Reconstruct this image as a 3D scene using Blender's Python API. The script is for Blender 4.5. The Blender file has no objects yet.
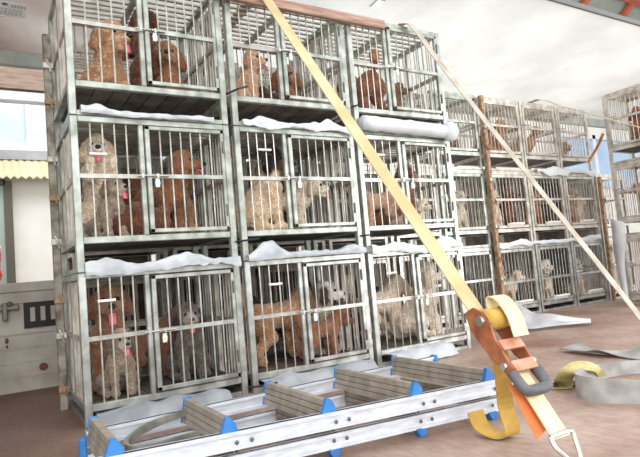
import bpy, bmesh, math, random
import numpy as np
from mathutils import Vector, Matrix, noise
R = math.radians
random.seed(7)
scene = bpy.context.scene
col = scene.collection

# ------------------------------------------------------------------ helpers
def lin(h):
    h = h.lstrip('#')
    c = [int(h[i:i+2], 16)/255 for i in (0, 2, 4)]
    return tuple(x/12.92 if x <= .04045 else ((x+.055)/1.055)**2.4 for x in c) + (1,)

class MB:
    """collects simple solids into one mesh"""
    def __init__(self):
        self.v = []; self.f = []
    def add(self, vs, fs):
        n = len(self.v)
        self.v += [tuple(p) for p in vs]
        self.f += [tuple(i+n for i in f) for f in fs]
        return self
    def box(self, x0, x1, y0, y1, z0, z1, b=0.0):
        if b <= 0:
            vs = [(x, y, z) for z in (z0, z1) for y in (y0, y1) for x in (x0, x1)]
            return self.add(vs, [(0, 2, 3, 1), (4, 5, 7, 6), (0, 1, 5, 4), (2, 6, 7, 3), (0, 4, 6, 2), (1, 3, 7, 5)])
        bm = bmesh.new()
        bmesh.ops.create_cube(bm, size=1)
        for v in bm.verts:
            v.co = ((x0+x1)/2 + v.co.x*(x1-x0), (y0+y1)/2 + v.co.y*(y1-y0), (z0+z1)/2 + v.co.z*(z1-z0))
        bmesh.ops.bevel(bm, geom=bm.edges[:], offset=b, segments=1, affect='EDGES')
        bm.verts.index_update()
        self.add([v.co[:] for v in bm.verts], [[v.index for v in f.verts] for f in bm.faces])
        bm.free()
        return self
    def obox(self, c, ax, ay, az):
        """oriented box: centre and three half-axis vectors"""
        c = Vector(c); ax = Vector(ax); ay = Vector(ay); az = Vector(az)
        vs = [c+ax*i+ay*j+az*k for k in (-1, 1) for j in (-1, 1) for i in (-1, 1)]
        return self.add(vs, [(0, 2, 3, 1), (4, 5, 7, 6), (0, 1, 5, 4), (2, 6, 7, 3), (0, 4, 6, 2), (1, 3, 7, 5)])
    def tube(self, pts, r, n=6, cap=True):
        pts = [Vector(p) for p in pts]
        rings = []
        up = None
        for i, p in enumerate(pts):
            a = pts[max(i-1, 0)]; b = pts[min(i+1, len(pts)-1)]
            t = (b-a).normalized()
            if up is None:
                up = Vector((0, 0, 1)) if abs(t.z) < .9 else Vector((1, 0, 0))
            s = t.cross(up).normalized(); up = s.cross(t).normalized()
            rr = r[i] if isinstance(r, (list, tuple)) else r
            rings.append([p + (s*math.cos(2*math.pi*k/n) + up*math.sin(2*math.pi*k/n))*rr for k in range(n)])
        vs = [q for g in rings for q in g]; fs = []
        for i in range(len(rings)-1):
            for k in range(n):
                a = i*n+k; b = i*n+(k+1) % n
                fs.append((a, b, b+n, a+n))
        if cap:
            fs.append(tuple(range(n-1, -1, -1))); m = (len(rings)-1)*n
            fs.append(tuple(range(m, m+n)))
        return self.add(vs, fs)
    def prism(self, poly, off):
        """poly: list of 3D points, off: extrusion vector"""
        n = len(poly); off = Vector(off)
        vs = [Vector(p) for p in poly] + [Vector(p)+off for p in poly]
        fs = [tuple(range(n-1, -1, -1)), tuple(range(n, 2*n))] + [(i, (i+1) % n, (i+1) % n+n, i+n) for i in range(n)]
        return self.add(vs, fs)
    def ball(self, c, r, sx=1, sy=1, sz=1, nu=10, nv=7):
        vs = [(c[0], c[1], c[2]+r*sz)]
        for i in range(1, nv):
            t = math.pi*i/nv
            for k in range(nu):
                p = 2*math.pi*k/nu
                vs.append((c[0]+r*sx*math.sin(t)*math.cos(p), c[1]+r*sy*math.sin(t)*math.sin(p), c[2]+r*sz*math.cos(t)))
        vs.append((c[0], c[1], c[2]-r*sz)); e = len(vs)-1
        fs = [(0, 1+k, 1+(k+1) % nu) for k in range(nu)]
        for i in range(nv-2):
            for k in range(nu):
                a = 1+i*nu+k; b = 1+i*nu+(k+1) % nu
                fs.append((a, a+nu, b+nu, b))
        m = 1+(nv-2)*nu
        fs += [(m+(k+1) % nu, m+k, e) for k in range(nu)]
        return self.add(vs, fs)
    def mesh(self, name, mat, smooth=False):
        me = bpy.data.meshes.new(name)
        me.from_pydata(self.v, [], self.f)
        bm = bmesh.new(); bm.from_mesh(me)
        bmesh.ops.recalc_face_normals(bm, faces=bm.faces[:])
        bm.to_mesh(me); bm.free()
        me.materials.append(mat)
        if smooth:
            me.polygons.foreach_set('use_smooth', [True]*len(me.polygons))
        me.update()
        return me
    def build(self, name, mat, parent=None, smooth=False, loc=None):
        return link(name, self.mesh(name, mat, smooth), parent, loc)

def link(name, me, parent=None, loc=None):
    o = bpy.data.objects.new(name, me)
    col.objects.link(o)
    if parent is not None: o.parent = parent
    if loc is not None: o.location = loc
    return o
def tag(o, label=None, cat=None, group=None, kind=None):
    if label: o['label'] = label
    if cat: o['category'] = cat
    if group: o['group'] = group
    if kind: o['kind'] = kind
    return o
def thing(name, label, cat, loc=(0, 0, 0), rz=0, group=None):
    o = bpy.data.objects.new(name, None)
    col.objects.link(o); o.location = loc; o.rotation_euler = (0, 0, rz)
    o.empty_display_size = .1
    return tag(o, label, cat, group)
def struct(name, mb, mat, parent=None):
    o = mb.build(name, mat, parent)
    if parent is None: o['kind'] = 'structure'
    return o
def catmull(pts, n=8):
    P = [Vector(p) for p in pts]; out = []
    for i in range(len(P)-1):
        p0 = P[max(i-1, 0)]; p1 = P[i]; p2 = P[i+1]; p3 = P[min(i+2, len(P)-1)]
        for k in range(n):
            t = k/n
            out.append(.5*((2*p1)+(p2-p0)*t+(2*p0-5*p1+4*p2-p3)*t*t+(3*p1-p0-3*p2+p3)*t**3))
    out.append(P[-1])
    return out
def ribbon(mb, left, right, th=.004, n=8):
    """flat webbing between two edge curves"""
    L = catmull(left, n) if n > 1 else [Vector(p) for p in left]
    Q = catmull(right, n) if n > 1 else [Vector(p) for p in right]
    m = len(L); vs = []
    for i in range(m):
        a = max(i-1, 0); b = min(i+1, m-1)
        t = (L[b]+Q[b]-L[a]-Q[a]); w = Q[i]-L[i]
        nn = t.cross(w)
        nn = nn.normalized()*th/2 if nn.length > 1e-9 else Vector((0, 0, th/2))
        vs += [L[i]+nn, Q[i]+nn, Q[i]-nn, L[i]-nn]
    fs = []
    for i in range(m-1):
        for k in range(4):
            a = i*4+k; b = i*4+(k+1) % 4
            fs.append((a, b, b+4, a+4))
    fs += [(3, 2, 1, 0), tuple(range((m-1)*4, m*4))]
    return mb.add(vs, fs)

# ------------------------------------------------------------------ materials
def mat(name, base, rough=.6, metal=0.0, var=None, scale=8, detail=4, bump=0.0, bscale=40, coat=0, trans=0, stretch=None, spec=None, lo=.35, hi=.65):
    """principled material with a noise-driven second colour and a noise bump"""
    m = bpy.data.materials.new(name); m.use_nodes = True
    nt = m.node_tree; b = nt.nodes['Principled BSDF']
    b.inputs['Base Color'].default_value = lin(base) if isinstance(base, str) else base
    b.inputs['Roughness'].default_value = rough
    b.inputs['Metallic'].default_value = metal
    if spec is not None: b.inputs['Specular IOR Level'].default_value = spec
    tc = nt.nodes.new('ShaderNodeTexCoord'); mp = nt.nodes.new('ShaderNodeMapping')
    nt.links.new(tc.outputs['Object'], mp.inputs['Vector'])
    if stretch: mp.inputs['Scale'].default_value = stretch
    if var:
        n = nt.nodes.new('ShaderNodeTexNoise'); n.inputs['Scale'].default_value = scale; n.inputs['Detail'].default_value = detail
        r = nt.nodes.new('ShaderNodeValToRGB')
        r.color_ramp.elements[0].position = lo; r.color_ramp.elements[1].position = hi
        r.color_ramp.elements[0].color = lin(base); r.color_ramp.elements[1].color = lin(var)
        nt.links.new(mp.outputs[0], n.inputs['Vector']); nt.links.new(n.outputs['Fac'], r.inputs['Fac'])
        nt.links.new(r.outputs['Color'], b.inputs['Base Color'])
    if bump:
        n = nt.nodes.new('ShaderNodeTexNoise'); n.inputs['Scale'].default_value = bscale; n.inputs['Detail'].default_value = 3
        bp = nt.nodes.new('ShaderNodeBump'); bp.inputs['Strength'].default_value = bump; bp.inputs['Distance'].default_value = .01
        nt.links.new(mp.outputs[0], n.inputs['Vector']); nt.links.new(n.outputs['Fac'], bp.inputs['Height']); nt.links.new(bp.outputs[0], b.inputs['Normal'])
    if trans:
        t = nt.nodes.new('ShaderNodeBsdfTranslucent'); mx = nt.nodes.new('ShaderNodeMixShader'); out = nt.nodes['Material Output']
        t.inputs['Color'].default_value = lin(base)
        mx.inputs[0].default_value = trans
        nt.links.new(b.outputs[0], mx.inputs[1]); nt.links.new(t.outputs[0], mx.inputs[2]); nt.links.new(mx.outputs[0], out.inputs['Surface'])
    return m
M = {}
M['steel'] = mat('brushed_steel', '#c4c5bf', .34, .65, var='#8f8f87', scale=11, bump=.05)
M['steel_green'] = mat('weathered_steel', '#c0c3b9', .38, .55, var='#8b9085', scale=12, bump=.05)
M['steel_grey'] = mat('dull_steel', '#d8d2c7', .45, .35, var='#a39b8f', scale=10)
M['steel_rust'] = mat('rusty_stake_steel', '#b39a7e', .7, .1, var='#8a6446', scale=22)
M['steel_dirty'] = mat('dirty_steel', '#a59f92', .6, .3, var='#6a5f50', scale=14)
M['bar'] = mat('bar_steel', '#c3c0b7', .32, .6, var='#a39f95', scale=20)
M['dark_backing'] = mat('added_dark_backing', '#7b6a5a', .6, .2, var='#50443a', scale=6)
M['boards'] = mat('cage_floor_boards', '#75695d', .8, 0, var='#4b4038', scale=9)
M['roller'] = mat('white_plastic_rod', '#f1efe8', .4)
M['lock'] = mat('pale_padlock', '#dfddd2', .35, .3)
M['hinge'] = mat('dark_hinge', '#6d6a62', .5, .6)
M['plastic'] = mat('white_plastic_sheet', '#f6f7f8', .35, 0, var='#dfe2e6', scale=5, bump=.25, bscale=18, trans=.25)
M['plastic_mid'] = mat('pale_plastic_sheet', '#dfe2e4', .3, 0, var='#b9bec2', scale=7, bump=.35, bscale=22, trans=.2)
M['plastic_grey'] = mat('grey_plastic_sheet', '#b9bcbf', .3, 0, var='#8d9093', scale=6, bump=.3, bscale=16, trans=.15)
M['bed'] = None
M['alu'] = mat('ladder_aluminium', '#e0e4e9', .45, .2, var='#c8cdd4', scale=14, detail=6, stretch=(1, 5, 5))
M['tread'] = mat('ladder_tread_aluminium', '#aca294', .5, .25, var='#90867a', scale=18)
M['blue'] = mat('blue_plastic', '#3c84c8', .45, 0, var='#2f6fb0', scale=10)
M['yellow'] = mat('yellow_webbing', '#cdbf96', .8, 0, var='#bda97a', scale=6, bump=.4, bscale=260)
M['yellow_deep'] = mat('deep_yellow_webbing', '#cfa850', .8, 0, var='#a17e35', scale=7, bump=.4, bscale=260)
M['olive'] = mat('olive_yellow_webbing', '#d2c58e', .85, 0, var='#a99d63', scale=9, bump=.4, bscale=260)
M['cream_web'] = mat('cream_webbing', '#eadfb6', .8, 0, var='#dccb93', scale=9, bump=.3, bscale=260)
M['beige'] = mat('beige_webbing', '#c4bbad', .85, 0, var='#a69a88', scale=9, bump=.3, bscale=260)
M['greyweb'] = mat('grey_webbing', '#b4b2ad', .85, 0, var='#8f8d88', scale=9, bump=.4, bscale=260)
M['thinweb'] = mat('tan_webbing', '#cbbfa6', .85, 0, var='#a8997c', scale=9)
M['rust_paint'] = mat('rust_orange_paint', '#b5714c', .55, .15, var='#8c4f33', scale=24, bump=.1)
M['rust_bar'] = mat('pale_rust_bar', '#d39a80', .5, .2, var='#b4775a', scale=24)
M['rubber'] = mat('grey_rubber_grip', '#68666a', .6, 0, var='#514f53', scale=20)
M['chrome'] = mat('chrome', '#d6d2c8', .25, .9)
M['orange_cloth'] = mat('orange_tag_cloth', '#f8a66e', .8, 0, var='#f08a48', scale=10, trans=.3)
M['wood'] = mat('raw_brown_timber', '#b8998a', .8, 0, var='#937261', scale=10, stretch=(.6, 8, 8), bump=.3)
M['gate'] = mat('painted_gate', '#b9b2a6', .65, 0, var='#9a9186', scale=4, detail=8, bump=.08)
M['gate_dark'] = mat('gate_recess', '#211e1b', .7)
M['rustspot'] = mat('rust_spot', '#6b4128', .8)
M['black'] = mat('black_plastic', '#1c1b1b', .5)
M['strap_orange'] = mat('orange_brown_webbing', '#c08448', .8, 0, var='#a5662f', scale=12)
M['trimgrey'] = mat('dark_edge_trim', '#6f716e', .6)
M['rope'] = mat('dark_rope', '#5d4a3a', .9)
M['ground'] = mat('yard_concrete', '#9b968d', .9, 0, var='#837e75', scale=2)
M['bwall'] = mat('white_render', '#f8f5ef', .85, 0, var='#f1ebe1', scale=3)
M['tile'] = mat('cream_canopy', '#d6cba8', .7, 0, var='#c4b891', scale=4)
M['glass'] = mat('pale_window_glass', '#bccde3', .15, 0, var='#cbd9ea', scale=2)
M['glass_green'] = mat('greenish_window_glass', '#8fa595', .15, 0, var='#b9c9bd', scale=1.2)
M['glass_blue'] = mat('blue_window_glass', '#a9c6e6', .15, 0, var='#c2d8ef', scale=1.2)
M['frame_white'] = mat('white_window_frame', '#eef0f2', .5)
M['frame_dark'] = mat('dark_window_frame', '#5f594f', .6)
M['grey_band'] = mat('grey_fascia', '#aeb0b0', .7, 0, var='#9b9d9c', scale=3)
M['rusty_beam'] = mat('rusty_beam', '#8d7362', .8, 0, var='#ab9788', scale=5, stretch=(1, 4, 6))
M['lip'] = mat('grey_edge_lip', '#a6aba4', .6, 0, var='#8f958e', scale=6)
M['orange_steel'] = mat('orange_painted_girder', '#cf6f52', .6, 0, var='#b95a40', scale=6)
M['roofgrey'] = mat('grey_roof_sheet', '#aeb4ae', .7, 0, var='#9ca39c', scale=3)
M['paper'] = mat('white_paper', '#f4f4f2', .7)
M['patch_glow'] = mat('glowing_patch', '#ffffff', .5)
M['patch_glow'].node_tree.nodes['Principled BSDF'].inputs['Emission Color'].default_value = (1, 1, 1, 1)
M['patch_glow'].node_tree.nodes['Principled BSDF'].inputs['Emission Strength'].default_value = .8  # glow added so the small white rectangle stays bright
M['ink'] = mat('grey_ink', '#a3a7ab', .8)
M['blueink'] = mat('blue_ink', '#34668c', .6)
M['eye'] = mat('dark_eye', '#120d0a', .12)
M['nose'] = mat('dark_nose', '#1d1614', .35)
M['tongue'] = mat('pink_tongue', '#e27a86', .4, 0, var='#d2626f', scale=20)
M['red_cloth'] = mat('red_cloth', '#b5463d', .8, 0, var='#f0e4df', scale=9, lo=.5, hi=.55)

def bed_material():
    m = bpy.data.materials.new('worn_brown_truck_floor'); m.use_nodes = True
    nt = m.node_tree; b = nt.nodes['Principled BSDF']; N = nt.nodes.new; L = nt.links.new
    tc = N('ShaderNodeTexCoord')
    n1 = N('ShaderNodeTexNoise'); n1.inputs['Scale'].default_value = 1.6; n1.inputs['Detail'].default_value = 8
    n2 = N('ShaderNodeTexNoise'); n2.inputs['Scale'].default_value = 22; n2.inputs['Detail'].default_value = 6
    mp = N('ShaderNodeMapping'); mp.inputs['Scale'].default_value = (1.6, .7, 1)
    r1 = N('ShaderNodeValToRGB'); r1.color_ramp.elements[0].color = lin('#8f6a58'); r1.color_ramp.elements[1].color = lin('#bda698')
    r1.color_ramp.elements[0].position = .32; r1.color_ramp.elements[1].position = .68
    r2 = N('ShaderNodeValToRGB'); r2.color_ramp.elements[0].color = (.45, .42, .4, 1); r2.color_ramp.elements[1].color = (1.1, 1.1, 1.1, 1)
    r2.color_ramp.elements[0].position = .3; r2.color_ramp.elements[1].position = .6
    mx = N('ShaderNodeMix'); mx.data_type = 'RGBA'; mx.blend_type = 'MULTIPLY'; mx.inputs[0].default_value = .42
    L(tc.outputs['Object'], n1.inputs['Vector']); L(tc.outputs['Object'], mp.inputs['Vector']); L(mp.outputs[0], n2.inputs['Vector'])
    L(n1.outputs['Fac'], r1.inputs['Fac']); L(n2.outputs['Fac'], r2.inputs['Fac'])
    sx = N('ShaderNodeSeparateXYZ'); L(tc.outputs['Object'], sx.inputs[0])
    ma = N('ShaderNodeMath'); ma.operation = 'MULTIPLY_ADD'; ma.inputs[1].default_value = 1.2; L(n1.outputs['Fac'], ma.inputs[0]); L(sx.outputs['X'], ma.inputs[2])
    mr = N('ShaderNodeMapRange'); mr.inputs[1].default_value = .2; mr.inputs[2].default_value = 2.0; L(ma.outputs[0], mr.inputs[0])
    m0 = N('ShaderNodeMix'); m0.data_type = 'RGBA'; m0.inputs[6].default_value = lin('#664a3c'); L(mr.outputs[0], m0.inputs[0]); L(r1.outputs['Color'], m0.inputs[7])  # colour darkens towards the left, painting in the weaker light there
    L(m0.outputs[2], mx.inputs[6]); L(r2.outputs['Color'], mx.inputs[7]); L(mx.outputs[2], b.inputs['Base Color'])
    b.inputs['Roughness'].default_value = .55
    bp = N('ShaderNodeBump'); bp.inputs['Strength'].default_value = .25; bp.inputs['Distance'].default_value = .01
    L(n2.outputs['Fac'], bp.inputs['Height']); L(bp.outputs[0], b.inputs['Normal'])
    return m
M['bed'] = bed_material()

def ceiling_material():
    m = bpy.data.materials.new('stained_white_panel'); m.use_nodes = True
    nt = m.node_tree; b = nt.nodes['Principled BSDF']; N = nt.nodes.new; L = nt.links.new
    tc = N('ShaderNodeTexCoord')
    n1 = N('ShaderNodeTexNoise'); n1.inputs['Scale'].default_value = 1.1; n1.inputs['Detail'].default_value = 7
    r1 = N('ShaderNodeValToRGB'); r1.color_ramp.elements[0].color = lin('#dcddda'); r1.color_ramp.elements[1].color = lin('#fbfbf8')
    r1.color_ramp.elements[0].position = .33; r1.color_ramp.elements[1].position = .66
    n2 = N('ShaderNodeTexNoise'); n2.inputs['Scale'].default_value = 9; n2.inputs['Detail'].default_value = 5
    r2 = N('ShaderNodeValToRGB'); r2.color_ramp.elements[0].color = (.5, .48, .44, 1); r2.color_ramp.elements[1].color = (1, 1, 1, 1)
    r2.color_ramp.elements[0].position = .24; r2.color_ramp.elements[1].position = .36
    mx = N('ShaderNodeMix'); mx.data_type = 'RGBA'; mx.blend_type = 'MULTIPLY'; mx.inputs[0].default_value = .15
    L(tc.outputs['Object'], n1.inputs['Vector']); L(tc.outputs['Object'], n2.inputs['Vector'])
    L(n1.outputs['Fac'], r1.inputs['Fac']); L(n2.outputs['Fac'], r2.inputs['Fac'])
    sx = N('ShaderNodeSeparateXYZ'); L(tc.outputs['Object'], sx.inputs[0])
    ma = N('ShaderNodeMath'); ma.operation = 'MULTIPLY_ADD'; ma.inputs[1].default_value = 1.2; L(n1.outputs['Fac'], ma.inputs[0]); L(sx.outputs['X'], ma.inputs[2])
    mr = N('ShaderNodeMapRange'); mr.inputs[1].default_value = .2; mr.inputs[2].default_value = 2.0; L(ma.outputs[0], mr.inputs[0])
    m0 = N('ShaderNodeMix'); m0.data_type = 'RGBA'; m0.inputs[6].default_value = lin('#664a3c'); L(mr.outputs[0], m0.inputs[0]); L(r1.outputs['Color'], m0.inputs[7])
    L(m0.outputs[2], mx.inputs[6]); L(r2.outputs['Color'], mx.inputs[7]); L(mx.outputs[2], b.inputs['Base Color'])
    b.inputs['Roughness'].default_value = .6
    t = N('ShaderNodeBsdfTranslucent'); t.inputs['Color'].default_value = lin('#eef0ea')
    L(mx.outputs[2], t.inputs['Color'])
    ms = N('ShaderNodeMixShader'); ms.inputs[0].default_value = .33
    L(b.outputs[0], ms.inputs[1]); L(t.outputs[0], ms.inputs[2]); L(ms.outputs[0], nt.nodes['Material Output'].inputs['Surface'])
    return m
M['ceiling'] = ceiling_material()

def fur_material():
    m = bpy.data.materials.new('curly_fur'); m.use_nodes = True
    nt = m.node_tree; b = nt.nodes['Principled BSDF']; N = nt.nodes.new; L = nt.links.new
    at = N('ShaderNodeAttribute'); at.attribute_name = 'fur'
    tc = N('ShaderNodeTexCoord')
    v = N('ShaderNodeTexVoronoi'); v.inputs['Scale'].default_value = 75
    n = N('ShaderNodeTexNoise'); n.inputs['Scale'].default_value = 28; n.inputs['Detail'].default_value = 4
    ad = N('ShaderNodeMath'); ad.operation = 'ADD'
    r = N('ShaderNodeValToRGB'); r.color_ramp.elements[0].color = (1.8, 1.76, 1.7, 1); r.color_ramp.elements[1].color = (.85, .8, .77, 1)
    r.color_ramp.elements[0].position = .55; r.color_ramp.elements[1].position = 1.0
    mx = N('ShaderNodeMix'); mx.data_type = 'RGBA'; mx.blend_type = 'MULTIPLY'; mx.inputs[0].default_value = .8
    L(tc.outputs['Object'], v.inputs['Vector']); L(tc.outputs['Object'], n.inputs['Vector'])
    L(v.outputs['Distance'], ad.inputs[0]); L(n.outputs['Fac'], ad.inputs[1]); L(ad.outputs[0], r.inputs['Fac'])
    L(at.outputs['Color'], mx.inputs[6]); L(r.outputs['Color'], mx.inputs[7]); L(mx.outputs[2], b.inputs['Base Color'])
    b.inputs['Roughness'].default_value = .95; b.inputs['Specular IOR Level'].default_value = .15
    b.inputs['Sheen Weight'].default_value = .3; b.inputs['Sheen Roughness'].default_value = .5
    bp = N('ShaderNodeBump'); bp.inputs['Strength'].default_value = .5; bp.inputs['Distance'].default_value = .008; bp.invert = True
    L(ad.outputs[0], bp.inputs['Height']); L(bp.outputs[0], b.inputs['Normal'])
    return m
M['fur'] = fur_material()

# ------------------------------------------------------------------ the setting
XL, XR_ = -3.0, 9.0
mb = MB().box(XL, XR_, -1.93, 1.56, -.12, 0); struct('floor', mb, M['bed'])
mb = MB().box(XL, XR_, -1.98, -1.93, -.16, .004); struct('trim_1', mb, M['steel_grey'])
mb = MB().box(-40, 60, -30, 40, -1.4, -1.3); struct('ground', mb, M['ground'])
struct('shade_wall_left', MB().box(-1.36, -1.3, -1.0, 1.55, 0, 2.6), M['gate'])  # unseen wall, added to keep light off the left of the floor
# far drop side of the truck bed
g = MB().box(XL, XR_, 1.5, 1.55, 0, .756)
g.box(XL, XR_, 1.485, 1.5, .69, .756, .004).box(XL, XR_, 1.488, 1.5, .395, .41).box(XL, XR_, 1.488, 1.5, .612, .624)
for z in (.1, .2, .3):
    g.box(XL, XR_, 1.495, 1.5, z-.003, z+.003)
gate = struct('wall_back', g, M['gate'])
lt = MB().box(-.17, .07, 1.482, 1.499, .432, .61).build('latch_recess', M['gate_dark'], gate)
b_ = MB()
for x in (-.115, -.05, .015): b_.box(x-.016, x+.016, 1.468, 1.483, .475, .575, .003)
b_.build('latch_bar', M['gate'], lt)
b_ = MB().box(-.42, -.2, 1.45, 1.5, .57, .605, .004); b_.box(-.3, -.27, 1.44, 1.5, .5, .62, .004); b_.ball((-.255, 1.46, .61), .02)
b_.build('hinge_bracket', M['hinge'], gate)
MB().ball((-.06, 1.497, .15), .028, 1, .2, 1).ball((-.28, 1.493, .36), .012, 1, .2, 1.6).ball((-.28, 1.493, .32), .008, 1, .2, 1.4).build('rust_spot', M['rustspot'], gate)
# raised side panel forming the ceiling
Y0, Z0, Y1, Z1 = -.1, 2.83, 2.0, 2.635
nrm = Vector((0, (Z0-Z1), (Y1-Y0))).normalized()
mb = MB().add([(XL, Y0, Z0), (XR_+6, Y0, Z0), (XR_+6, Y1, Z1), (XL, Y1, Z1)], [(0, 1, 2, 3)])
struct('ceiling', mb, M['ceiling'])
mb = MB().box(XL, XR_+6, 1.97, 2.03, 2.52, 2.66, .006); struct('trim_2', mb, M['lip'])
struct('trim_6', MB().box(XL, XR_+6, -.125, -.10, 2.822, 2.872, .004), M['trimgrey'])
def on_ceiling(x, y, d=.004):
    t = (y-Y0)/(Y1-Y0); return Vector((x, y, Z0+(Z1-Z0)*t)) - nrm*d
# sticker on the ceiling panel
st = thing('sticker', 'white printed sticker with a blue emblem on the ceiling panel', 'sticker')
cs = (Vector((0, Y1-Y0, Z1-Z0))).normalized()
def cpoly(m_, x0, x1, y0, y1, d):
    m_.prism([on_ceiling(x0, y0, d), on_ceiling(x1, y0, d), on_ceiling(x1, y1, d), on_ceiling(x0, y1, d)], nrm*.002)
m_ = MB(); cpoly(m_, -.3, -.075, 1.26, 1.455, .004); m_.build('sheet', M['paper'], st)
m_ = MB()
c = on_ceiling(-.21, 1.29, .0065)
m_.prism([c+Vector((math.cos(a), math.sin(a)*.9, 0))*.018 for a in [2*math.pi*k/16 for k in range(16)]], nrm*.002)
m_.build('emblem', M['blueink'], st)
m_ = MB()
for k in range(5):
    x = -.17+k*.02
    cpoly(m_, x, x+.012, 1.295, 1.302, .0065); cpoly(m_, x+.004, x+.007, 1.285, 1.315, .0065); cpoly(m_, x, x+.013, 1.312, 1.316, .0065)
for r_ in range(4):
    x = -.26
    while x < -.1:
        w = random.uniform(.01, .03); cpoly(m_, x, x+w, 1.345+r_*.024, 1.352+r_*.024, .0065); x += w+.008
m_.build('lettering', M['ink'], st)
lp = thing('ceiling_patch', 'small white rectangle on the ceiling above the wooden board', 'lamp')
m_ = MB(); cpoly(m_, 2.37, 2.43, .37, .47, .02); m_.build('glowing_patch', M['patch_glow'], lp)
m_ = MB(); cpoly(m_, 2.36, 2.44, .36, .48, .008); m_.build('base_plate', M['lip'], lp)

# outside at the left and far right
Yb = 5.0
mb = MB().box(-4, 16, Yb, Yb+.2, -1.3, 6); struct('wall_outside', mb, M['bwall'])
w1 = struct('window_1', MB().box(-2.5, 2.5, Yb-.04, Yb-.005, 2.57, 3.16), M['glass'])
m_ = MB()
for x in (-1.2, .14, 1.3): m_.box(x-.022, x+.022, Yb-.07, Yb-.03, 2.57, 3.16)
m_.box(-2.5, 2.5, Yb-.12, Yb-.03, 2.49, 2.575); m_.build('window_frame', M['frame_white'], w1)
struct('trim_3', MB().box(-2.5, 2.5, Yb-.2, Yb, 2.37, 2.49), M['grey_band'])
m_ = MB()
for i in range(60):
    x = -2.5+i*.083
    m_.prism([(x, Yb-.3, 2.1), (x+.0415, Yb-.3, 2.135), (x+.083, Yb-.3, 2.1), (x+.083, Yb-.3, 2.12), (x+.0415, Yb-.3, 2.155), (x, Yb-.3, 2.12)], (0, .12, .23))
tag(m_.build('corrugated_canopy', M['tile']), 'cream corrugated canopy above the white outside wall', 'canopy')
w2 = struct('window_2', MB().box(-1.6, -.15, Yb-.05, Yb-.005, .3, 2.09), M['glass_green'])
MB().box(-.17, -.075, Yb-.12, Yb-.005, .2, 2.11).box(-1.7, -.15, Yb-.12, Yb-.005, 2.06, 2.13).build('window_frame', M['frame_dark'], w2)
struct('trim_4', MB().box(-3, 3, 2.95, 3.1, 2.66, 2.87), M['rusty_beam'])
struct('trim_5', MB().box(-3, 3, 2.97, 3.08, 2.545, 2.645, .01), M['frame_white'])
w3 = struct('window_3', MB().box(11, 15, Yb-.06, Yb-.005, 2.1, 3.35), M['glass_blue'])
m_ = MB()
for x in (11, 12.55, 14.2): m_.box(x-.06, x+.06, Yb-.1, Yb-.05, 2.1, 3.4)
m_.box(11, 15, Yb-.1, Yb-.05, 3.3, 3.42); m_.build('window_frame', M['frame_white'], w3)
# hall roof beyond the raised panel
k = -.8; Pr = Vector((12.07, 3.61, 6.0))
def rp(x, y, d=0): return Vector((x, y, Pr.z+k*(y-Pr.y)-d))
mb = MB().prism([rp(3, .2), rp(24, .2), rp(24, 4.9), rp(3, 4.9)], (0, 0, .08)); struct('roof', mb, M['roofgrey'])
gd = thing('roof_girders', 'orange painted steel girder grid under the grey hall roof', 'girder')
def beam(p, q, w, d, name='girder'):
    p = Vector(p); q = Vector(q); t = (q-p); u = Vector((0, 0, 1)); s = t.cross(u).normalized(); n_ = s.cross(t).normalized()
    MB().obox((p+q)/2, t/2, s*w/2, n_*d/2).build(name, M['orange_steel'], gd)
beam(rp(3, 3.35, .12), rp(24, 3.35, .12), .16, .16)
for x in (9.2, 10.75, 12.25, 13.9): beam(rp(x, .3, .1), rp(x, 4.9, .1), .14, .1)

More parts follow.
